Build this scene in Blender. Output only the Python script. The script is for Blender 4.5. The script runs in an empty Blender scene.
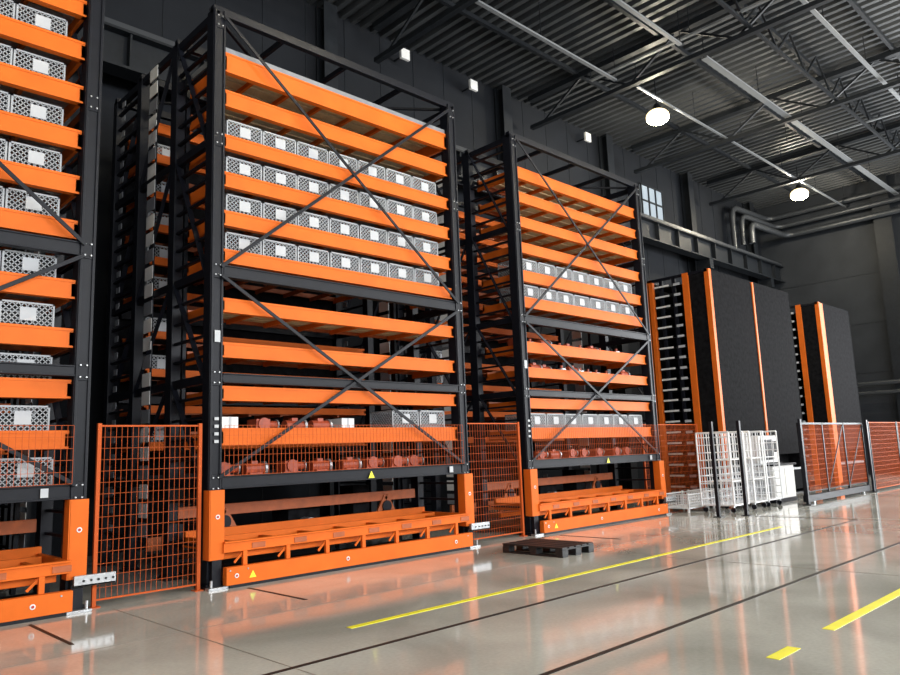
import bpy, math, random
from mathutils import Matrix, Vector
random.seed(7)
S = bpy.context.scene
S.view_settings.view_transform = 'Standard'

# ------------------------------------------------------------ materials
def mat(name, col, rough=0.5, metal=0.0, noise=0.0, nscale=8.0, emit=None, estr=0.0, spec=0.5):
    m = bpy.data.materials.new(name); m.use_nodes = True
    nt = m.node_tree; b = nt.nodes['Principled BSDF']
    b.inputs['Base Color'].default_value = (*col, 1)
    b.inputs['Roughness'].default_value = rough
    b.inputs['Metallic'].default_value = metal
    b.inputs['Specular IOR Level'].default_value = spec
    if noise > 0:
        tc = nt.nodes.new('ShaderNodeTexCoord')
        n = nt.nodes.new('ShaderNodeTexNoise'); n.inputs['Scale'].default_value = nscale
        n.inputs['Detail'].default_value = 5
        r = nt.nodes.new('ShaderNodeValToRGB')
        r.color_ramp.elements[0].position = .3; r.color_ramp.elements[1].position = .7
        r.color_ramp.elements[0].color = (*[c*(1-noise) for c in col], 1)
        r.color_ramp.elements[1].color = (*[min(1, c*(1+noise)) for c in col], 1)
        nt.links.new(tc.outputs['Object'], n.inputs['Vector'])
        nt.links.new(n.outputs['Fac'], r.inputs['Fac'])
        nt.links.new(r.outputs['Color'], b.inputs['Base Color'])
    if emit:
        b.inputs['Emission Color'].default_value = (*emit, 1)
        b.inputs['Emission Strength'].default_value = estr
    return m

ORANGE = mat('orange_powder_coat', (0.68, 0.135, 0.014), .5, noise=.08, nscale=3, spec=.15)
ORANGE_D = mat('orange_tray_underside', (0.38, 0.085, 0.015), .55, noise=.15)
BLACK = mat('black_frame_paint', (0.005, 0.006, 0.010), .45, noise=.2, spec=.22)
PANEL = mat('anthracite_panel', (0.008, 0.008, 0.009), .85, noise=.5, nscale=9, spec=.04)
GREYP = mat('grey_crate_plastic', (0.36, 0.38, 0.40), .5)
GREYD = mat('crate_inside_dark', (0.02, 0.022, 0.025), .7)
LABEL = mat('label_card', (0.46, 0.48, 0.50), .6)
WHITE = mat('white_paint', (0.75, 0.75, 0.73), .4)
STEEL = mat('galvanised_steel', (0.40, 0.41, 0.42), .38, .7, noise=.15, nscale=20)
COVER = mat('grey_cover_sheet', (0.20, 0.21, 0.23), .5, 0, noise=.1, nscale=4)
WOOD = mat('pale_plywood', (0.62, 0.50, 0.32), .6, noise=.2, nscale=5)
REDP = mat('red_machine_part', (0.36, 0.06, 0.022), .5, noise=.25, nscale=12)
YEL = mat('yellow_floor_tape', (0.85, 0.80, 0.03), .4, noise=.08, nscale=5)
RAIL = mat('dark_floor_rail', (0.018, 0.014, 0.013), .5, noise=.3, spec=.2)
JOINT = mat('floor_joint_filler', (0.22, 0.20, 0.17), .5)
WALLM = mat('dark_wall_panel', (0.010, 0.0115, 0.0145), .7, noise=.15, nscale=1.2, spec=.12)
WALLR = mat('end_wall_panel', (0.022, 0.025, 0.030), .6, noise=.15, nscale=1.2, spec=.2)
WALLF = mat('front_wall_paint', (0.25, 0.25, 0.25), .7, noise=.1, nscale=1)
DECK = mat('roof_deck_metal', (0.046, 0.050, 0.055), .5, .2, noise=.15, nscale=.7)
TRUSS = mat('dark_roof_steel', (0.010, 0.012, 0.015), .5, noise=.2, spec=.2)
TRAYM = mat('cable_tray_zinc', (0.18, 0.19, 0.20), .5, .2)
PIPE = mat('grey_pipe', (0.04, 0.044, 0.05), .4, .3)
WIRE = mat('orange_wire', (0.50, 0.09, 0.018), .6, spec=.15)
WWIRE = mat('white_wire', (0.82, 0.83, 0.84), .35, 0)
BPLAS = mat('black_pallet_plastic', (0.012, 0.012, 0.013), .5)
LAMP = mat('lamp_glow_core', (1, .95, .8), .5, emit=(1, .88, .58), estr=80)
HALO = mat('lamp_diffuser', (1, .9, .7), .5, emit=(1, .78, .40), estr=2.6)
GLASS = mat('window_glow', (.3, .35, .4), .1, emit=(.6, .75, .9), estr=.05)
REDB = mat('red_reflector', (0.45, 0.03, 0.02), .4)

def floor_mat():
    m = bpy.data.materials.new('polished_concrete'); m.use_nodes = True
    nt = m.node_tree; b = nt.nodes['Principled BSDF']; L = nt.links
    tc = nt.nodes.new('ShaderNodeTexCoord')
    n1 = nt.nodes.new('ShaderNodeTexNoise'); n1.inputs['Scale'].default_value = .55; n1.inputs['Detail'].default_value = 8
    n1.inputs['Distortion'].default_value = .6
    n2 = nt.nodes.new('ShaderNodeTexNoise'); n2.inputs['Scale'].default_value = 30; n2.inputs['Detail'].default_value = 4
    r = nt.nodes.new('ShaderNodeValToRGB')
    r.color_ramp.elements[0].position = .3; r.color_ramp.elements[1].position = .72
    r.color_ramp.elements[0].color = (.40, .40, .36, 1); r.color_ramp.elements[1].color = (.70, .70, .64, 1)
    mx = nt.nodes.new('ShaderNodeMix'); mx.data_type = 'RGBA'; mx.blend_type = 'MULTIPLY'
    mx.inputs[0].default_value = .25
    rr = nt.nodes.new('ShaderNodeMapRange'); rr.inputs['To Min'].default_value = .02; rr.inputs['To Max'].default_value = .15
    L.new(tc.outputs['Object'], n1.inputs['Vector']); L.new(tc.outputs['Object'], n2.inputs['Vector'])
    L.new(n1.outputs['Fac'], r.inputs['Fac'])
    L.new(r.outputs['Color'], mx.inputs[6]); L.new(n2.outputs['Fac'], mx.inputs[7])
    L.new(mx.outputs[2], b.inputs['Base Color'])
    L.new(n1.outputs['Fac'], rr.inputs['Value']); L.new(rr.outputs['Result'], b.inputs['Roughness'])
    b.inputs['IOR'].default_value = 1.8
    bp = nt.nodes.new('ShaderNodeBump'); bp.inputs['Strength'].default_value = .03
    n3 = nt.nodes.new('ShaderNodeTexNoise'); n3.inputs['Scale'].default_value = 2.2
    L.new(tc.outputs['Object'], n3.inputs['Vector'])
    L.new(n3.outputs['Fac'], bp.inputs['Height']); L.new(bp.outputs['Normal'], b.inputs['Normal'])
    return m
FLOORM = floor_mat()

# ------------------------------------------------------------ mesh builder
BF = [(0,3,2,1),(4,5,6,7),(0,1,5,4),(1,2,6,5),(2,3,7,6),(3,0,4,7)]
class MB:
    def __init__(s): s.v=[]; s.f=[]; s.m=[]; s.mats=[]
    def mi(s, m):
        if m not in s.mats: s.mats.append(m)
        return s.mats.index(m)
    def box(s, x0,x1,y0,y1,z0,z1, m):
        i=len(s.v); k=s.mi(m)
        s.v += [(x0,y0,z0),(x1,y0,z0),(x1,y1,z0),(x0,y1,z0),(x0,y0,z1),(x1,y0,z1),(x1,y1,z1),(x0,y1,z1)]
        for f in BF: s.f.append(tuple(i+a for a in f)); s.m.append(k)
    def beam(s, a, b, w, h, m, up=(0,0,1)):
        a=Vector(a); b=Vector(b); d=(b-a).normalized(); u=Vector(up)
        if abs(d.dot(u))>.99: u=Vector((0,1,0))
        sd=d.cross(u).normalized()*(w/2); uu=sd.cross(d).normalized()*(h/2)
        i=len(s.v); k=s.mi(m)
        for p in (a,b):
            for q in (-sd-uu, sd-uu, sd+uu, -sd+uu): s.v.append(tuple(p+q))
        for f in [(0,1,2,3),(7,6,5,4),(0,4,5,1),(1,5,6,2),(2,6,7,3),(3,7,4,0)]:
            s.f.append(tuple(i+c for c in f)); s.m.append(k)
    def cyl(s, a, b, r, m, n=12, r2=None):
        a=Vector(a); b=Vector(b); d=(b-a).normalized(); r2=r if r2 is None else r2
        u=Vector((0,0,1)) if abs(d.z)<.9 else Vector((1,0,0))
        p=d.cross(u).normalized(); q=d.cross(p)
        i=len(s.v); k=s.mi(m)
        for c,rr in ((a,r),(b,r2)):
            for j in range(n):
                t=2*math.pi*j/n; s.v.append(tuple(c+p*math.cos(t)*rr+q*math.sin(t)*rr))
        for j in range(n):
            s.f.append((i+j,i+(j+1)%n,i+n+(j+1)%n,i+n+j)); s.m.append(k)
        s.f.append(tuple(i+j for j in range(n))[::-1]); s.m.append(k)
        s.f.append(tuple(i+n+j for j in range(n))); s.m.append(k)
    def add(s, o, dx,dy,dz):
        i=len(s.v); mp=[s.mi(m) for m in o.mats]
        s.v += [(x+dx,y+dy,z+dz) for x,y,z in o.v]
        s.f += [tuple(i+a for a in f) for f in o.f]; s.m += [mp[k] for k in o.m]
    def build(s, name, parent=None, origin=(0,0,0), bevel=0):
        me=bpy.data.meshes.new(name); ox,oy,oz=origin
        me.from_pydata([(x-ox,y-oy,z-oz) for x,y,z in s.v],[],s.f)
        for m in s.mats: me.materials.append(m)
        me.polygons.foreach_set('material_index', s.m); me.update()
        ob=bpy.data.objects.new(name, me); S.collection.objects.link(ob)
        if parent: ob.parent=parent
        else: ob.location=origin
        if bevel:
            md=ob.modifiers.new('bevel','BEVEL'); md.width=bevel; md.segments=2; md.limit_method='ANGLE'
        return ob
def empty(name, loc):
    e=bpy.data.objects.new(name,None); e.location=loc; e.empty_display_size=.3
    S.collection.objects.link(e); return e

# ------------------------------------------------------------ room
XL,XR,YF,YB,H = -7.0,36.0,-14.0,14.6,13.0
b=MB(); b.box(XL-.2,XR+.2,YF-.2,YB+.2,-.2,0,FLOORM); b.build('floor')
b=MB(); k=b.mi(DECK); x=XL; i=0; prof=[]
while x<XR:
    prof += [(x,H),(x+.13,H),(x+.17,H+.14),(x+.30,H+.14)]; x+=.34
for (px,pz) in prof: b.v += [(px,YF,pz),(px,YB,pz)]
for j in range(len(prof)-1): b.f.append((2*j,2*j+1,2*j+3,2*j+2)); b.m.append(k)
b.box(XL-.2,XR+.2,YF-.2,YB+.2,H+.2,H+.35,DECK)
b.build('ceiling')
b=MB(); b.box(XL-.2,XR+.2,YB,YB+.2,0,H+.2,WALLM)
x=XL+1
while x<XR: b.box(x,x+.02,YB-.012,YB,0,H,TRUSS); x+=1.2
b.build('wall_back')
b=MB(); b.box(XL-.2,XL,YF,YB,0,H+.2,WALLF); b.build('wall_left')
b=MB(); b.box(XR,XR+.2,7.2,YB,0,H+.2,WALLR); b.box(XR,XR+.2,YF,7.2,0,1.0,WALLR); b.box(XR,XR+.2,YF,7.2,9,H+.2,WALLR)
b.box(XR,XR+.2,YF,-13,1,9,WALLR); b.box(XR,XR+.2,-3.2,-2.8,1,9,WALLR)
for z in (2.2,4.4,6.6,8.8): b.box(XR-.012,XR,7.2,YB,z,z+.02,TRUSS)
b.build('wall_right')
b=MB(); b.box(XL,XR,YF-.2,YF,0,4,WALLF); b.box(XL,XR,YF-.2,YF,10,H+.2,WALLF)
for j in range(6):
    xx=XL+j*8.6; b.box(max(XL,xx-.5),min(XR,xx+.5),YF-.2,YF,4,10,WALLF)
b.build('wall_front')
def win_frame(name, horiz, c, a0,a1,z0,z1):
    w=MB()
    for t in range(5):
        a=a0+(a1-a0)*t/4
        if horiz: w.box(a-.04,a+.04,c-.05,c+.02,z0,z1,TRUSS)
        else: w.box(c-.02,c+.05,a-.04,a+.04,z0,z1,TRUSS)
    for t in range(4):
        z=z0+(z1-z0)*t/3
        if horiz: w.box(a0,a1,c-.05,c+.02,z-.04,z+.04,TRUSS)
        else: w.box(c-.02,c+.05,a0,a1,z-.04,z+.04,TRUSS)
    w.build(name)
def area(name, loc, rot, sx, sy, power, col=(1,1,1)):
    l=bpy.data.lights.new(name,'AREA'); l.shape='RECTANGLE'; l.size=sx; l.size_y=sy; l.energy=power; l.color=col
    o=bpy.data.objects.new(name,l); o.location=loc; o.rotation_euler=rot; S.collection.objects.link(o); return o
for j in range(5):
    x0=XL+.5+j*8.6; x1=x0+7.6
    win_frame(f'window_{j+1}', True, YF-.1, x0,x1,4,10)
    area('window_daylight',((x0+x1)/2,YF+.03,7),(math.radians(90),0,0),7.4,5.8,1650,(.96,.98,1))
win_frame('window_6', False, XR+.1, -2.8,7.2,1,9); win_frame('window_7', False, XR+.1, -13,-3.2,1,9)
area('window_daylight',(XR-.03,2.2,5.0),(0,math.radians(90),0),7.8,9.8,3300,(.97,.99,1))
area('window_daylight',(XR-.03,-8.1,5.0),(0,math.radians(90),0),7.8,9.6,2400,(.97,.99,1))
w=MB(); w.box(25.0,26.6,YB-.06,YB-.01,10.5,11.8,GLASS)
for t in range(4): w.box(25+t*.53-.03,25+t*.53+.03,YB-.1,YB-.06,10.5,11.8,TRUSS)
for z in (10.5,11.15,11.8): w.box(24.95,26.65,YB-.1,YB-.06,z-.03,z+.03,TRUSS)
w.build('window_8')

def column(x,y):
    c=MB(); c.box(x-.2,x+.2,y-.2,y-.17,0,H-.02,TRUSS); c.box(x-.2,x+.2,y+.13,y+.16,0,H-.02,TRUSS); c.box(x-.02,x+.02,y-.17,y+.13,0,H-.02,TRUSS)
    c.box(x-.28,x+.28,y-.28,y+.16,0,.04,TRUSS)
    c.build('steel_column',origin=(x,y,0))
for x in (3.6,10.1,16.8,22.5,28.5,34.5): column(x,YB-.2)
c=MB(); c.box(XR-.35,XR-.02,8.8,9.3,0,H-.02,TRUSS); c.box(XR-.4,XR-.35,8.7,9.4,0,H-.02,TRUSS); c.build('steel_column',origin=(XR-.2,9.05,0))
def truss(x):
    t=MB(); zt,zb=12.86,11.9
    t.beam((x,YF+.02,zt),(x,YB-.45,zt),.22,.16,TRUSS); t.beam((x,YF+.02,zb),(x,YB-.45,zb),.16,.12,TRUSS)
    y=YF+.5; f=0
    while y+1.6<YB-.4:
        t.beam((x,y,zb if f else zt),(x,y+1.6,zt if f else zb),.06,.06,TRUSS); y+=1.6; f=1-f
    t.build('roof_truss',origin=(x,0,zb))
for x in (5.5,11.5,17.9,24,30): truss(x)
p=MB()
for y in (-10,-6,-2,2,5.2,7.2,9.4,12.2): 
    p.beam((XL,y,12.93),(XR,y,12.93),.1,.12,TRUSS)
for y in (6.9,):
    p.beam((XL,y,12.0),(XR,y,12.0),.08,.08,TRUSS)
    x=5.5
    while x<34:
        p.beam((x,y,12.0),(x+1,y,12.9),.05,.05,TRUSS); p.beam((x+1,y,12.9),(x+2,y,12.0),.05,.05,TRUSS); x+=2
p.build('roof_purlins')
def cable_tray(a,bb,w=.14):
    t=MB(); a=Vector(a);bb=Vector(bb); t.beam(a,bb,w,.05,TRAYM)
    d=(bb-a); n=max(2,int(d.length/3))
    for i in range(n+1):
        q=a+d*i/n; t.cyl(q,(q.x,q.y,H-.01),.012,TRUSS,6)
    t.build('cable_tray',origin=tuple(a))
cable_tray((4,10.7,12.0),(17.5,10.7,12.0),.1); cable_tray((18.3,10.5,12.0),(35.7,10.5,12.0),.07)
cable_tray((4,8.5,12.0),(17.2,8.5,12.0),.1); cable_tray((18.3,8.4,12.0),(35.7,8.4,12.0),.18)
cable_tray((6,5.6,12.1),(35.7,5.6,12.1),.1); cable_tray((6,3.2,12.1),(35.7,3.2,12.1),.12)
cable_tray((17.3,2,12.2),(17.3,11.4,12.2),.1); cable_tray((27,1,12.2),(27,9.6,12.2),.08)

def lamp(x,y,z=11.75,power=520):
    e=empty('high_bay_lamp',(x,y,z)); m=MB()
    m.cyl((x,y,z+.22),(x,y,z+.42),.16,TRUSS,20,.08)
    m.cyl((x,y,z+.42),(x,y,H-.02),.02,TRUSS,8); m.build('housing',e,(x,y,z))
    g=MB(); R=.36; n=10
    for i in range(n):
        a0=-math.pi/2+i/n*math.pi; a1=-math.pi/2+(i+1)/n*math.pi
        g.cyl((x,y,z+.24*math.sin(a0)),(x,y,z+.24*math.sin(a1)),max(.01,R*math.cos(a0)),LAMP if i<4 else HALO,24,max(.01,R*math.cos(a1)))
    g.build('glowing_globe',e,(x,y,z))
    l=bpy.data.lights.new('lamp_light','POINT'); l.energy=power; l.color=(1,.90,.72); l.shadow_soft_size=.15
    o=bpy.data.objects.new('lamp_light',l); o.parent=e; o.location=(0,0,-.45); S.collection.objects.link(o)
for x,y in ((20.1,10.9),(31.4,10.9),(-2,4.5),(8.8,4),(20.1,2.5),(31.4,2.5),(8.8,-5),(20.1,-5)): lamp(x,y)

for x in (6.5,12.5,15.2,21.0):
    s=MB(); s.box(x-.15,x+.15,YB-.5,YB-.42,12.3,12.6,WHITE); s.box(x-.02,x+.02,YB-.42,YB+.001,12.42,12.46,TRUSS); s.build('wall_sign_plate',origin=(x,YB-.4,12.4))
c=MB(); yb=13.8
c.box(4,XR-.02,yb-.22,yb+.22,9.85,9.9,TRUSS); c.box(4,XR-.02,yb-.22,yb+.22,9.1,9.15,TRUSS); c.box(4,XR-.02,yb-.02,yb+.02,9.15,9.85,TRUSS)
x=5
while x<36: c.box(x-.02,x+.02,yb-.18,yb+.18,9.15,9.85,TRUSS); x+=1.5
for x in (10.1,16.8,22.5,28.5,34.5): c.box(x-.15,x+.15,yb-.2,YB-.4,8.7,9.1,TRUSS)
c.beam((4,yb-.1,9.98),(XR-.02,yb-.1,9.98),.08,.14,PIPE); c.build('crane_runway_beam',origin=(20,yb,9.1))
def curve_pipe(name, pts, r, m):
    cu=bpy.data.curves.new(name,'CURVE'); cu.dimensions='3D'; cu.bevel_depth=r; cu.bevel_resolution=4
    sp=cu.splines.new('POLY'); P=[Vector(q) for q in pts]; out=[P[0]]
    for i in range(1,len(P)-1):
        a,c0,d=P[i-1],P[i],P[i+1]; R=min(.5,(c0-a).length*.45,(d-c0).length*.45)
        s0=c0+(a-c0).normalized()*R; s1=c0+(d-c0).normalized()*R
        for t in range(7):
            t/=6; out.append(s0*(1-t)**2+c0*2*t*(1-t)+s1*t*t)
    out.append(P[-1]); sp.points.add(len(out)-1)
    for q,o in zip(sp.points,out): q.co=(*o,1)
    cu.materials.append(m); ob=bpy.data.objects.new(name,cu); S.collection.objects.link(ob); return ob
for dz,r,yy in ((0,.13,13.9),(-.5,.11,13.5),(-1.0,.13,13.1)):
    curve_pipe('wall_pipe',[(XR-.6,2,12.2+dz),(XR-.6,yy,12.2+dz),(XR-4,yy+.2,12.2+dz),(XR-4,yy+.2,10.3)],r,PIPE)
curve_pipe('wall_pipe',[(XR-.55,7.4,3.9),(XR-.55,14.2,3.9)],.09,PIPE); curve_pipe('wall_pipe',[(XR-.55,7.4,3.5),(XR-.55,14.2,3.5)],.07,PIPE)

# ------------------------------------------------------------ crates and parts
def make_crate(w=.575,d=.6,h=.35):
    c=MB()
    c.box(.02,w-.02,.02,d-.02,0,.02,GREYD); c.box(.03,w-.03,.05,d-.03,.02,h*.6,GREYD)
    for x in (0,w-.02):
        for y in (0,d-.02): c.box(x,x+.02,y,y+.02,0,h,GREYP)
    c.box(0,w,0,.022,h-.02,h,GREYP); c.box(0,w,d-.022,d,h-.02,h,GREYP); c.box(0,.022,0,d,h-.02,h,GREYP); c.box(w-.022,w,0,d,h-.02,h,GREYP)
    c.box(0,w,0,.02,0,.035,GREYP); c.box(0,.02,0,d,0,.035,GREYP); c.box(w-.02,w,0,d,0,.035,GREYP)
    def lat(L, side):
        st=.062; hh=h-.05; o=-hh
        while o<L:
            for sg in (0,1):
                a,bx=o,o+hh; za,zb=(.03,.03+hh)
                lo=max(a,0.01); hi=min(bx,L-.01)
                if hi-lo>.02:
                    z0=za+(lo-a); z1=za+(hi-a)
                    if sg: z0,z1=za+zb-z0,za+zb-z1
                    if side==0: c.beam((lo,.012,z0),(hi,.012,z1),.010,.012,GREYP,(0,1,0))
                    elif side==1: c.beam((.01,lo,z0),(.01,hi,z1),.010,.012,GREYP,(1,0,0))
            o+=st
    lat(w,0); lat(d,1)
    c.box(w*.36,w*.66,-.006,.004,h*.38,h*.82,LABEL)
    return c
CR=make_crate()
def make_part(kind):
    c=MB()
    if kind==0:
        c.box(0,.3,0,.35,0,.04,REDP); c.box(.04,.26,.03,.3,.04,.2,REDP); c.cyl((.15,.0,.13),(.15,.06,.13),.09,REDP,14); c.cyl((.26,.15,.12),(.42,.15,.12),.06,REDP,12)
        c.cyl((.42,.15,.12),(.44,.15,.12),.08,STEEL,12)
    elif kind==1:
        c.box(0,.24,0,.3,0,.22,WHITE); c.box(.1,.14,-.002,.3,.0,.222,LABEL)
    elif kind==2:
        c.cyl((0,.15,.1),(.3,.15,.1),.09,REDP,14); c.box(.05,.25,.05,.25,0,.05,REDP); c.cyl((.3,.15,.1),(.34,.15,.1),.11,STEEL,14); c.box(.1,.2,.1,.2,.16,.22,REDP)
    else:
        c.cyl((.12,.12,0),(.12,.12,.1),.05,STEEL,10); c.cyl((.12,.12,.1),(.12,.12,.13),.09,STEEL,12); c.cyl((.12,.12,.13),(.12,.12,.2),.03,REDP,10)
    return c
PARTS=[make_part(i) for i in range(4)]

# ------------------------------------------------------------ storage tower
def tray(m,x0,x1,y0,y1,z,h,deck=True,cover=False,under=ORANGE_D,wood=False):
    m.box(x0,x1,y0,y0+.05,z,z+h,ORANGE); m.box(x0,x1,y0+.05,y0+.09,z,z+.03,ORANGE); m.box(x0,x1,y0-.008,y0,z+h-.03,z+h,ORANGE); m.box(x0,x1,y0-.008,y0,z,z+.025,ORANGE)
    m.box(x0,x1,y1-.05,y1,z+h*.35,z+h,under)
    m.box(x0,x0+.04,y0,y1,z,z+h*.8,ORANGE); m.box(x1-.04,x1,y0,y1,z,z+h*.8,ORANGE)
    n=7
    for i in range(1,n): 
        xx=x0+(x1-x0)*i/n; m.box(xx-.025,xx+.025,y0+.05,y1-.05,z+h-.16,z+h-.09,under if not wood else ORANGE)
    if deck:
        k=4
        for j in range(k):
            yy=y0+.1+j*(y1-y0-.15)/k; m.box(x0+.04,x1-.04,yy,yy+.19,z+h-.09,z+h-.06,WOOD if wood else STEEL)
    if cover: m.box(x0,x1,y0+.02,y1,z+h,z+h+.09,COVER)
def tower(x0,x1,y0,levels,label=True,rear=True,extras=None):
    org=((x0+x1)/2,y0+1.9,0); e=empty('vertical_storage_tower',org); PW=.19; HT=8.08
    f=MB(); ys=(y0,y0+1.2,y0+2.6,y0+3.7); ds=(.2,.2,.16,.16)
    for xx in (x0,x1-PW):
        for j,yy in enumerate(ys):
            d=ds[j]; w=PW if j==0 else .14; xo=xx if (j==0 or xx==x0) else xx+PW-.14
            f.box(xo,xo+w,yy,yy+d,.06,HT,BLACK)
            f.box(xo-.05,xo+w+.05,yy-.05,yy+d+.05,0,.03,BLACK); f.box(xo-.02,xo+w+.02,yy-.02,yy+d+.02,.03,.06,BLACK)
        f.box(xx+.01,xx+.04,y0-.02,y0,.35,HT,BLACK); f.box(xx+PW-.04,xx+PW-.01,y0-.02,y0,.35,HT,BLACK)
        xs=xx+.06 if xx==x0 else xx+PW-.06
        for z in (1.33,2.72,4.2,6.1,8.0):
            f.beam((xs,y0,z),(xs,ys[-1]+.1,z),.08,.12,BLACK)
        zs=(1.33,2.72,4.2,6.1,8.0)
        for a,bz in zip(zs[:-1],zs[1:]):
            f.beam((xs-.03,y0+.2,a),(xs-.03,y0+1.2,bz),.02,.08,BLACK,(1,0,0)); f.beam((xs+.03,y0+2.7,bz),(xs+.03,y0+3.7,a),.02,.08,BLACK,(1,0,0))
            f.beam((xs-.03,y0+1.35,bz),(xs-.03,y0+2.6,a),.02,.06,BLACK,(1,0,0))
        z=.5; q=0
        while z<7.9:
            for ya,yb_ in ((y0+.22,y0+1.2),(y0+2.72,y0+3.7)):
                f.box(xs-.03,xs+.03,ya,yb_,z,z+.035,BLACK)
            f.box(xs-.06,xs-.05,y0+1.95,y0+2.25,z+.04,z+.25,WHITE if q%3 else COVER)
            f.box(xs-.05,xs-.03,y0+1.95,y0+2.0,z,z+.28,BLACK)
            f.box(xs-.045,xs-.035,y0+3.35,y0+3.5,z+.07,z+.17,COVER)
            z+=.28; q+=1
        for z in (1.33,2.72,4.2,6.1,7.9):
            for dx in (.06,PW-.06):
                for dz in (-.07,.07): f.cyl((xx+dx,y0-.035,z+dz),(xx+dx,y0,z+dz),.013,STEEL,6)
            f.box(xx+.04,xx+PW-.04,y0-.012,y0,z-.11,z+.11,BLACK)
    for yy in (y0+.06,ys[1]+.06,ys[2]+.06,ys[3]+.06):
        f.beam((x0,yy,HT+.0),(x1,yy,HT),.1,.12,BLACK)
    for z,hh in ((4.2,.17),(2.72,.13),(1.33,.17)):
        f.box(x0+PW,x1-PW,y0-.01,y0+.09,z-hh/2,z+hh/2,BLACK); f.box(x0+PW,x1-PW,y0-.03,y0-.01,z-hh/2,z-hh/2+.02,BLACK); f.box(x0+PW,x1-PW,y0-.03,y0-.01,z+hh/2-.02,z+hh/2,BLACK)
        f.box(x0+PW,x1-PW,ys[3],ys[3]+.09,z-hh/2,z+hh/2,BLACK)
    xa,xb=x0+PW-.05,x1-PW+.05
    for za,zb in ((4.25,7.98),(1.4,4.12)):
        f.beam((xa,y0-.035,za),(xb,y0-.035,zb),.018,.05,BLACK,(0,0,1)); f.beam((xa,y0-.06,zb),(xb,y0-.06,za),.018,.05,BLACK,(0,0,1))
    f.beam((x0,y0+.1,HT+.02),(x1,ys[3],HT+.02),.05,.04,BLACK); f.beam((x1,y0+.1,HT-.03),(x0,ys[3],HT-.03),.05,.04,BLACK)
    for t in range(1,4):
        xx=x0+(x1-x0)*t/4; f.beam((xx,y0+.06,HT),(xx,ys[3],HT),.06,.08,BLACK)
    f.box(x0+.3,x0+.36,y0+1.5,y0+1.58,.06,7.9,BLACK); f.box(x1-.36,x1-.3,y0+1.5,y0+1.58,.06,7.9,BLACK)
    f.box(x0+.15,x1-.15,ys[3]+.12,ys[3]+.14,1.3,HT-.3,PANEL)
    f.build('frame',e,org,.004)
    t=MB(); cr=MB(); tx0,tx1=x0+PW+.01,x1-PW-.01; ty0,ty1=y0+.06,y0+1.16
    for (z,h,kind) in levels:
        wood = kind in ('cover','wood','s')
        tray(t,tx0,tx1,ty0,ty1,z,h,True,kind=='cover',wood=wood)
        if kind in ('c','cp'):
            pitch=(tx1-tx0-.03)/7.4
            for i in range(7):
                if kind=='cp' and i<5: continue
                cr.add(CR,tx0+.1+i*pitch,ty0+.1+random.uniform(0,.015),z+h-.06)
        if kind in ('p','cp','s'):
            xx=tx0+.1; lim=tx1-.5 if kind!='cp' else tx0+(tx1-tx0)*.6
            while xx<lim:
                kd=random.choice([0,1,2,0,2]) if kind!='s' else random.choice([3,3,2,3])
                cr.add(PARTS[kd],xx,ty0+.12+random.uniform(0,.25),z+h-.06); xx+=random.uniform(.28,.5) if kind=='s' else random.uniform(.45,.6)
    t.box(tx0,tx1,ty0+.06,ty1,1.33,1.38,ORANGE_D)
    if rear:
        for (z,h,kind) in levels:
            tray(t,tx0,tx1,y0+2.65,y0+3.68,z,h*.6,False)
            if kind and z<7:
                cr.add(CR,tx0+.05,y0+2.8,z+h*.6-.1)
    t.build('trays',e,org)
    xx=tx0+.1
    while xx<tx1-.5:
        if extras=='crates': cr.add(CR,xx,ty0+.1,1.38); xx+=.6
        else:
            cr.add(PARTS[random.choice([0,2,0])],xx,ty0+.25+random.uniform(0,.2),1.38); xx+=random.uniform(.44,.6)
    cr.build('stored_crates_and_parts',e,org)
    g=MB()
    for xx in (x0,x1-PW):
        g.box(xx-.01,xx+PW+.0,y0-.09,y0-.025,.36,1.24,ORANGE); g.box(xx-.02,xx-.002,y0-.09,y0+.08,.36,1.24,ORANGE)
        g.cyl((xx+PW/2,y0-.096,.9),(xx+PW/2,y0-.09,.9),.03,WHITE,16); g.cyl((xx+PW/2,y0-.10,.9),(xx+PW/2,y0-.096,.9),.017,REDB,16)
        g.box(xx+.03,xx+PW-.03,y0-.08,y0,.03,.36,BLACK); g.box(xx-.05,xx+PW+.05,y0-.16,y0-.06,0,.03,STEEL)
        for dx in (.0,PW): g.cyl((xx+dx,y0-.12,.03),(xx+dx,y0-.12,.12),.018,STEEL,8)
    g.box(x1-.15,x1+.30,y0-.16,y0-.11,.28,.40,STEEL); g.box(x1-.15,x1+.30,y0-.16,y0-.04,.28,.3,STEEL)
    for i in range(5): g.cyl((x1-.05+i*.08,y0-.17,.34),(x1-.05+i*.08,y0-.16,.34),.014,GREYD,8)
    g.build('foot_guards',e,org,.006)
    m=MB(); bx0,bx1=x0+PW-.02,x1-PW+.02
    m.box(bx0,bx1,y0-.20,y0-.10,.04,.26,ORANGE); m.box(bx0+.05,bx1-.05,y0-.18,y0-.12,0,.04,BLACK)
    for xx in (bx0+.14,bx0+1.9,bx1-.4): m.cyl((xx,y0-.206,.15),(xx,y0-.20,.15),.03,WHITE,14); m.cyl((xx,y0-.211,.15),(xx,y0-.206,.15),.016,REDB,14)
    for xx in (bx0+.05,bx0+.3,bx1-.12): m.cyl((xx,y0-.208,.22),(xx,y0-.20,.22),.012,STEEL,8)
    m.box(bx0,bx1,y0-.10,y0+1.2,.06,.10,BLACK)
    m.box(bx0,bx1,y0-.12,y0-.06,.44,.56,ORANGE); m.box(bx0,bx1,y0-.15,y0-.06,.56,.58,ORANGE)
    m.box(bx0+.1,bx1-.1,y0+.06,y0+.10,.34,.42,ORANGE)
    for yy,zz in ((.26,.54),(.62,.58)): m.box(bx0+.1,bx1-.1,y0+yy,y0+yy+.04,zz-.08,zz,ORANGE)
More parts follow.
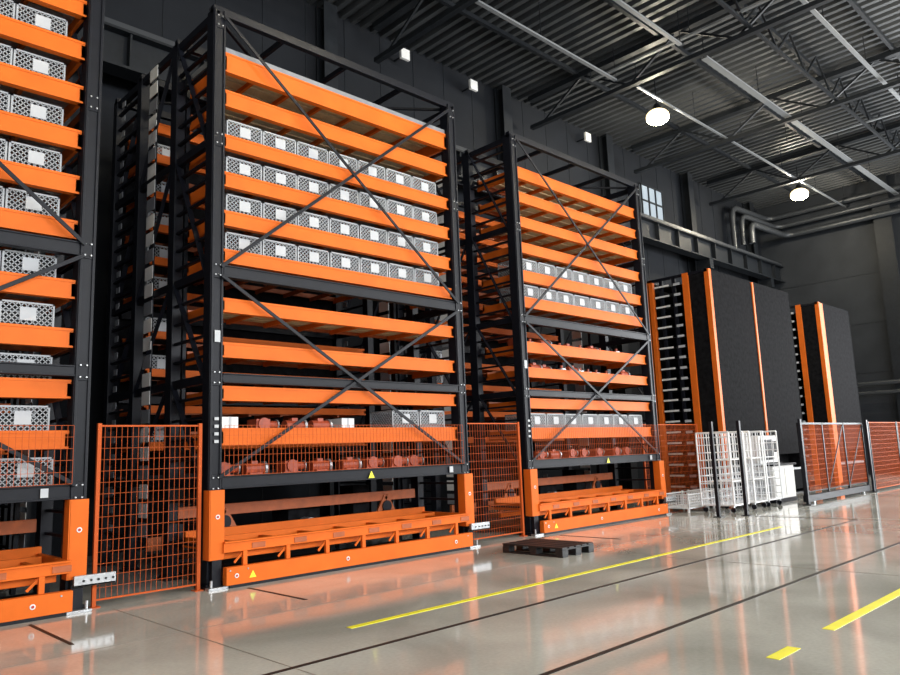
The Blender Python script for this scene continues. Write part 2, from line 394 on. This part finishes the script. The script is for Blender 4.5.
    m.box(bx0,bx1,y0+1.0,y0+1.06,.50,.66,ORANGE)
    m.box(bx0,bx0+.06,y0-.06,y0+1.06,.44,.58,ORANGE); m.box(bx1-.06,bx1,y0-.06,y0+1.06,.44,.58,ORANGE)
    n=7
    for i in range(n):
        xx=bx0+.3+(bx1-bx0-.6)*i/(n-1)
        m.box(xx-.03,xx+.03,y0-.06,y0+1.0,.46,.54,ORANGE); m.box(xx-.03,xx+.03,y0-.13,y0-.08,.26,.44,ORANGE)
        m.box(xx+.1,xx+.3,y0-.128,y0-.12,.46,.53,ORANGE_D)
        m.beam((xx-.14,y0-.09,.30),(xx,y0-.09,.44),.02,.03,ORANGE)
    m.box(bx0,bx1,y0+1.25,y0+1.32,.82,.98,ORANGE_D); m.box(bx0,bx1,y0+2.3,y0+2.36,.3,.5,ORANGE_D); m.box(bx0,bx1,y0+1.3,y0+2.3,.2,.25,BLACK)
    for xx in (bx0+.7,bx1-.7):
        m.beam((xx-.35,y0+1.25,.3),(xx,y0+1.25,.9),.04,.09,ORANGE_D); m.beam((xx+.35,y0+1.25,.3),(xx,y0+1.25,.9),.04,.09,ORANGE_D); m.box(xx-.35,xx+.35,y0+1.22,y0+1.28,.25,.33,ORANGE)
        m.cyl((xx,y0+1.2,.72),(xx,y0+1.3,.72),.1,BLACK,16)
    m.box(bx0+1.9,bx0+2.5,y0+1.4,y0+1.9,.25,.95,PANEL); m.cyl((bx0+2.2,y0+1.2,.5),(bx0+2.2,y0+1.5,.5),.16,STEEL,16)
    m.box(bx1-1.3,bx1-.95,y0+1.4,y0+1.8,.25,1.1,PANEL)
    m.build('base_carriage',e,org,.004)
    l=MB()
    l.box(x0+.06,x0+.14,y0-.024,y0-.018,3.2,3.36,LABEL); l.box(x1-.5,x1-.42,y0-.04,y0-.03,1.28,1.38,LABEL)
    k=l.mi(YEL); i=len(l.v); xc=x0+(x1-x0)*.55
    l.v+=[(xc-.06,y0-.035,1.27),(xc+.06,y0-.035,1.27),(xc,y0-.035,1.38)]; l.f.append((i,i+1,i+2)); l.m.append(k)
    i=len(l.v); l.v+=[(bx0+.32,y0-.203,.10),(bx0+.42,y0-.203,.10),(bx0+.37,y0-.203,.19)]; l.f.append((i,i+1,i+2)); l.m.append(k)
    if label:
        for j in range(4): l.box(x0+.07,x0+.13,y0-.026,y0-.02,1.85+j*.1,1.89+j*.1,LABEL)
    l.build('labels',e,org)
    w=MB(); mesh_panel(w,(x0+PW,y0-.08),(x1-PW,y0-.08),1.42,2.08,frame=False); w.build('front_guard_mesh',e,org)
    return e
def mesh_panel(w,a,b_,z0,z1,frame=True,fm=None,m=WIRE,dx=.065,dz=.13,r=.0042,ft=.02):
    a=Vector((*a,0)); b_=Vector((*b_,0)); L=(b_-a).length; d=(b_-a)/L; n=int(L/dx)
    for i in range(n+1):
        p=a+d*(L*i/n); w.beam((p.x,p.y,z0),(p.x,p.y,z1),r,r,m)
    n=int((z1-z0)/dz)
    for i in range(n+1):
        z=z0+(z1-z0)*i/n; w.beam((a.x,a.y,z),(b_.x,b_.y,z),r,r,m)
    if frame:
        for z in (z0,z1): w.beam((a.x,a.y,z),(b_.x,b_.y,z),ft,ft,fm or WIRE)
        for p in (a,b_): w.beam((p.x,p.y,z0),(p.x,p.y,z1),ft,ft,fm or WIRE)

L2=[(7.19,.30,'cover'),(6.66,.25,'wood'),(6.02,.21,'c'),(5.45,.22,'c'),(4.88,.22,'c'),(4.34,.2,'c'),(3.64,.2,'wood'),(3.01,.21,'wood'),(2.42,.2,None),(1.82,.23,'cp')]
L1=[(7.25,.22,'c'),(6.66,.24,'c'),(6.08,.23,'c'),(5.48,.24,'c'),(4.90,.23,'c'),(4.33,.23,'c'),(3.59,.23,'c'),(3.0,.23,'c'),(2.40,.22,'c'),(1.82,.21,'c')]
L3=[(7.2,.25,'wood'),(6.68,.22,'wood'),(6.15,.22,'wood'),(5.6,.22,'wood'),(5.0,.23,'c'),(4.46,.22,'c'),(3.54,.22,'s'),(3.04,.2,'s'),(2.42,.2,None),(1.82,.22,'c')]
Y0=9.25
tower(-1.75,3.05,Y0,L1,extras='crates')
tower(4.54,9.38,Y0,L2)
tower(11.1,16.0,Y0+.12,L3)

# ------------------------------------------------------------ fences between towers
def fence(a,b_,z1=2.05,pm=BLACK,r=.0042):
    w=MB(); mesh_panel(w,a,b_,.08,z1,True,r=r)
    for p in (a,b_):
        w.box(p[0]-.022,p[0]+.022,p[1]-.022,p[1]+.022,.01,z1+.03,pm); w.box(p[0]-.06,p[0]+.06,p[1]-.06,p[1]+.06,0,.012,pm)
    w.build('orange_mesh_fence',origin=((a[0]+b_[0])/2,(a[1]+b_[1])/2,0))
fence((3.18,Y0+.04),(4.44,Y0+.04),2.08,WIRE); fence((9.52,Y0+.2),(10.98,Y0+.2),2.12,WIRE); fence((16.15,Y0+.65),(18.9,Y0+.65),2.12,WIRE,.006)
fence((24.75,7.4),(27.5,7.4),r=.006); fence((27.6,7.4),(30.5,7.4),r=.006); fence((30.6,7.4),(33.5,7.4),r=.006)
g=MB(); gx0,gx1,gy=19.5,24.3,7.45
mesh_panel(g,(gx0,gy),(gx1,gy),.3,2.0,True,BLACK,r=.007)
g.box(gx0,gx1,gy-.06,gy+.06,.06,.22,BLACK); g.box(gx0,gx1,gy-.025,gy+.025,1.99,2.04,BLACK)
for xx in (gx0,gx0+1.6,gx0+3.2,gx1): g.box(xx-.025,xx+.025,gy-.025,gy+.025,.1,2.04,BLACK)
g.beam((gx0+1.6,gy,.25),(gx0+3.2,gy,2.0),.03,.03,BLACK); g.beam((gx0+3.2,gy,.25),(gx1,gy,2.0),.03,.03,BLACK)
for xx in (gx0-.12,gx1+.12):
    g.box(xx-.05,xx+.05,gy-.13,gy-.07,0,2.12,BLACK); g.box(xx-.12,xx+.12,gy-.2,gy+.0,0,.02,BLACK)
for xx in (gx0+.5,gx1-.5): g.cyl((xx,gy-.03,.06),(xx,gy+.03,.06),.06,STEEL,14)
g.build('sliding_mesh_gate',origin=((gx0+gx1)/2,gy,0))
for px,py in ((15.75,7.9),(16.25,7.5)):
    p=MB(); p.box(px-.035,px+.035,py-.035,py+.035,.01,2.08,BLACK); p.box(px-.09,px+.09,py-.09,py+.09,0,.012,BLACK)
    for z in (.3,1.1,1.9): p.box(px+.035,px+.06,py-.02,py+.02,z,z+.08,STEEL)
    p.build('fence_post',origin=(px,py,0))

# ------------------------------------------------------------ enclosed modules
def lift_module(x0,x1,y0,H4=6.4,mid=True):
    org=((x0+x1)/2,y0+1,0); e=empty('enclosed_lift_module',org); m=MB()
    xm=(x0+x1)/2
    if mid:
        m.box(x0+.14,xm-.05,y0,y0+.06,1.2,H4-.05,PANEL); m.box(xm+.05,x1-.02,y0,y0+.06,1.2,H4-.05,PANEL); m.box(xm-.05,xm+.05,y0-.03,y0+.06,1.2,H4-.02,ORANGE)
    else: m.box(x0+.25,x1-.02,y0,y0+.06,1.2,H4-.05,PANEL); m.box(x0+.14,x0+.4,y0-.03,y0+.06,.1,H4-.02,ORANGE)
    m.box(x0+.14,x1-.02,y0,y0+.06,.12,.7,PANEL); m.box(x0+.14,x1-.02,y0+.06,y0+.6,.7,.76,STEEL)
    m.box(x0+.14,x1-.02,y0+.55,y0+.6,.12,1.2,PANEL)
    m.box(x0,x0+.14,y0-.04,y0+.1,.03,H4,ORANGE)
    m.box(x0+.03,x0+.06,y0+.1,y0+.58,.03,H4-.06,PANEL)
    m.box(x0-.02,x0+.1,y0+.58,y0+.76,.03,H4,ORANGE)
    m.box(x0,x0+.12,y0+1.72,y0+1.9,.03,H4,ORANGE)
    m.box(x1-.06,x1,y0,y0+1.9,.03,H4-.05,PANEL)
    m.box(x0,x1,y0+.02,y0+.1,H4-.05,H4+.02,PANEL); m.box(x0,x1,y0+1.8,y0+1.9,H4-.08,H4,BLACK); m.box(x0,x1,y0+1.84,y0+1.88,.3,H4-.1,PANEL)
    m.box(x0,x0+.08,y0,y0+1.9,H4-.08,H4,BLACK); m.box(x0,x1,y0,y0+1.9,0,.03,BLACK)
    for yy in (1.0,1.4): m.box(x0+.0,x0+.08,y0+yy,y0+yy+.1,.03,H4-.08,BLACK)
    z=.4; i=0
    while z<H4-.2:
        m.box(x0-.01,x0+.0,y0+.85,y0+1.05,z,z+.07,LABEL); m.box(x0-.01,x0+.0,y0+1.2,y0+1.65,z+.02,z+.07,WHITE)
        m.box(x0+.06,x1-.1,y0+.8,y0+1.7,z+.02,z+.03,GREYD)
        z+=.3; i+=1
    m.build('cabinet',e,org,.004)
lift_module(19.15,24.8,9.3); lift_module(27.3,30.5,9.3,mid=False)

# ------------------------------------------------------------ trolleys, baskets, console
def roll_container(x,y,rot=0):
    m=MB(); w,d,h=.75,.8,1.85
    for cx in (.06,w-.06):
        for cy in (.06,d-.06): m.cyl((cx-.015,cy,.06),(cx+.015,cy,.06),.06,BLACK,14); m.box(cx-.03,cx+.03,cy-.03,cy+.03,.11,.15,STEEL)
    m.box(0,w,0,d,.15,.18,WWIRE)
    for cx in (0,w):
        for cy in (0,d): m.cyl((cx,cy,.15),(cx,cy,h),.02,WWIRE,10)
        m.cyl((cx,0,h),(cx,d,h),.02,WWIRE,8)
        for i in range(1,6): m.cyl((cx,d*i/6,.18),(cx,d*i/6,h),.008,WWIRE,6)
        for j in range(9): z=.3+j*.18; m.cyl((cx,0,z),(cx,d,z),.012,WWIRE,6)
    m.cyl((0,d,h),(w,d,h),.018,WWIRE,8)
    for i in range(1,6): m.cyl((w*i/6,d,.18),(w*i/6,d,h),.008,WWIRE,6)
    for j in range(9): z=.3+j*.18; m.cyl((0,d,z),(w,d,z),.01,WWIRE,6)
    for z in (.7,1.2): m.box(.01,w-.01,.02,d-.02,z,z+.015,WWIRE)
    ob=m.build('wire_roll_container'); ob.location=(x,y,0); ob.rotation_euler=(0,0,rot)
roll_container(16.75,8.0); roll_container(17.75,7.95,.05); roll_container(18.6,7.98,-.03)
def basket(x,y,z=0):
    m=MB(); w,d,h=1.0,.7,.42
    for cx in (0,w-.04):
        for cy in (0,d-.04): m.box(cx,cx+.04,cy,cy+.04,0,h+.03,WWIRE)
    for z0 in (.1,h): 
        m.beam((0,0,z0),(w,0,z0),.025,.025,WWIRE); m.beam((0,d,z0),(w,d,z0),.025,.025,WWIRE); m.beam((0,0,z0),(0,d,z0),.025,.025,WWIRE); m.beam((w,0,z0),(w,d,z0),.025,.025,WWIRE)
    for a,c in (((0,0),(w,0)),((0,d),(w,d)),((0,0),(0,d)),((w,0),(w,d))): mesh_panel(m,a,c,.1,h,False,None,WWIRE,.06,.06,.009)
    m.box(0,w,0,d,.09,.1,WWIRE)
    ob=m.build('wire_mesh_basket'); ob.location=(x,y,z)
basket(16.45,8.98); basket(17.75,9.0)
cx=20.35; e=empty('operator_console',(cx,8.6,0)); m=MB(); cy=8.25
m.box(cx-.7,cx+.7,cy,cy+.8,.0,.1,BLACK); m.box(cx-.68,cx+.68,cy+.02,cy+.78,.1,.95,WHITE); m.box(cx-.65,cx-.05,cy+.005,cy+.02,.18,.88,WHITE); m.box(cx+.05,cx+.65,cy+.005,cy+.02,.18,.88,WHITE)
m.box(cx-.72,cx+.72,cy-.05,cy+.85,.95,1.0,BLACK); m.box(cx-.6,cx+.6,cy+.35,cy+.75,1.0,1.75,WHITE); m.box(cx-.52,cx+.25,cy+.33,cy+.35,1.1,1.65,BLACK); m.box(cx+.33,cx+.5,cy+.335,cy+.35,1.3,1.6,GREYD)
m.box(cx-.55,cx-.0,cy+.03,cy+.25,1.0,1.04,BLACK); m.box(cx-.69,cx-.681,cy+.1,cy+.7,.2,.85,LABEL)
m.build('cabinet',e,(cx,8.6,0),.008)

e=MB(); px,py,pw,pd=9.06,7.05,.8,1.2
for yy in (0,.5,1.05): e.box(px,px+pw,py+yy,py+yy+.14 if yy!=.5 else py+yy+.16,.1,.122,BPLAS)
for i in range(5): e.box(px+i*.165,px+i*.165+.13,py,py+pd,.122,.144,BPLAS)
for xx in (0,.33,.66):
    e.box(px+xx,px+xx+.14,py,py+pd,0,.022,BPLAS)
    for yy in (0,.5,1.06): e.box(px+xx,px+xx+.14,py+yy,py+yy+.14,.022,.1,BPLAS)
e.build('plastic_pallet',origin=(px+.4,py+.6,0),bevel=.006)

# ------------------------------------------------------------ floor markings
def strip(name,x0,x1,y0,y1,m,z=.004):
    s=MB(); s.box(x0,x1,y0,y1,0.0005,z,m); s.build(name,origin=((x0+x1)/2,(y0+y1)/2,0))
strip('yellow_floor_line',4.38,14.4,5.96,6.04,YEL); strip('yellow_floor_line',6.85,14,2.5,2.6,YEL); strip('yellow_floor_line',5.72,6.12,2.5,2.6,YEL)
strip('floor_guide_rail',1.5,16.2,5.23,5.28,RAIL); strip('floor_guide_rail',2.5,30,3.60,3.65,RAIL)
strip('floor_guide_rail',16.2,16.25,5.24,7.3,RAIL)
for xx in (2.42,4.93,11.4): strip('floor_guide_rail',xx-.018,xx+.018,7.57,8.9,RAIL)
for yy in (0.6,7.2): strip('floor_joint',XL,XR,yy,yy+.008,JOINT,.002)
for xx in (3.3,9.9,16.5,23.1): strip('floor_joint',xx,xx+.008,YF,9,JOINT,.0025)

# ------------------------------------------------------------ world & camera
wd=bpy.data.worlds.new('sky'); S.world=wd; wd.use_nodes=True
wd.node_tree.nodes['Background'].inputs[0].default_value=(.8,.88,1,1); wd.node_tree.nodes['Background'].inputs[1].default_value=1.2
cam=bpy.data.cameras.new('camera'); cam.sensor_width=36; cam.lens=740/900*36; cam.clip_end=200
co=bpy.data.objects.new('camera',cam); S.collection.objects.link(co)
Xc=Vector((770,-86.5,-740)).normalized(); Zc=Vector((-180,4728,-740)); Zc=(Zc-Xc*Zc.dot(Xc)).normalized(); Yc=Zc.cross(Xc)
R=Matrix(((Xc.x,Xc.y,Xc.z),(Yc.x,Yc.y,Yc.z),(Zc.x,Zc.y,Zc.z)))
co.matrix_world=Matrix.Translation((0,0,1.6)) @ R.to_4x4()
S.camera=co
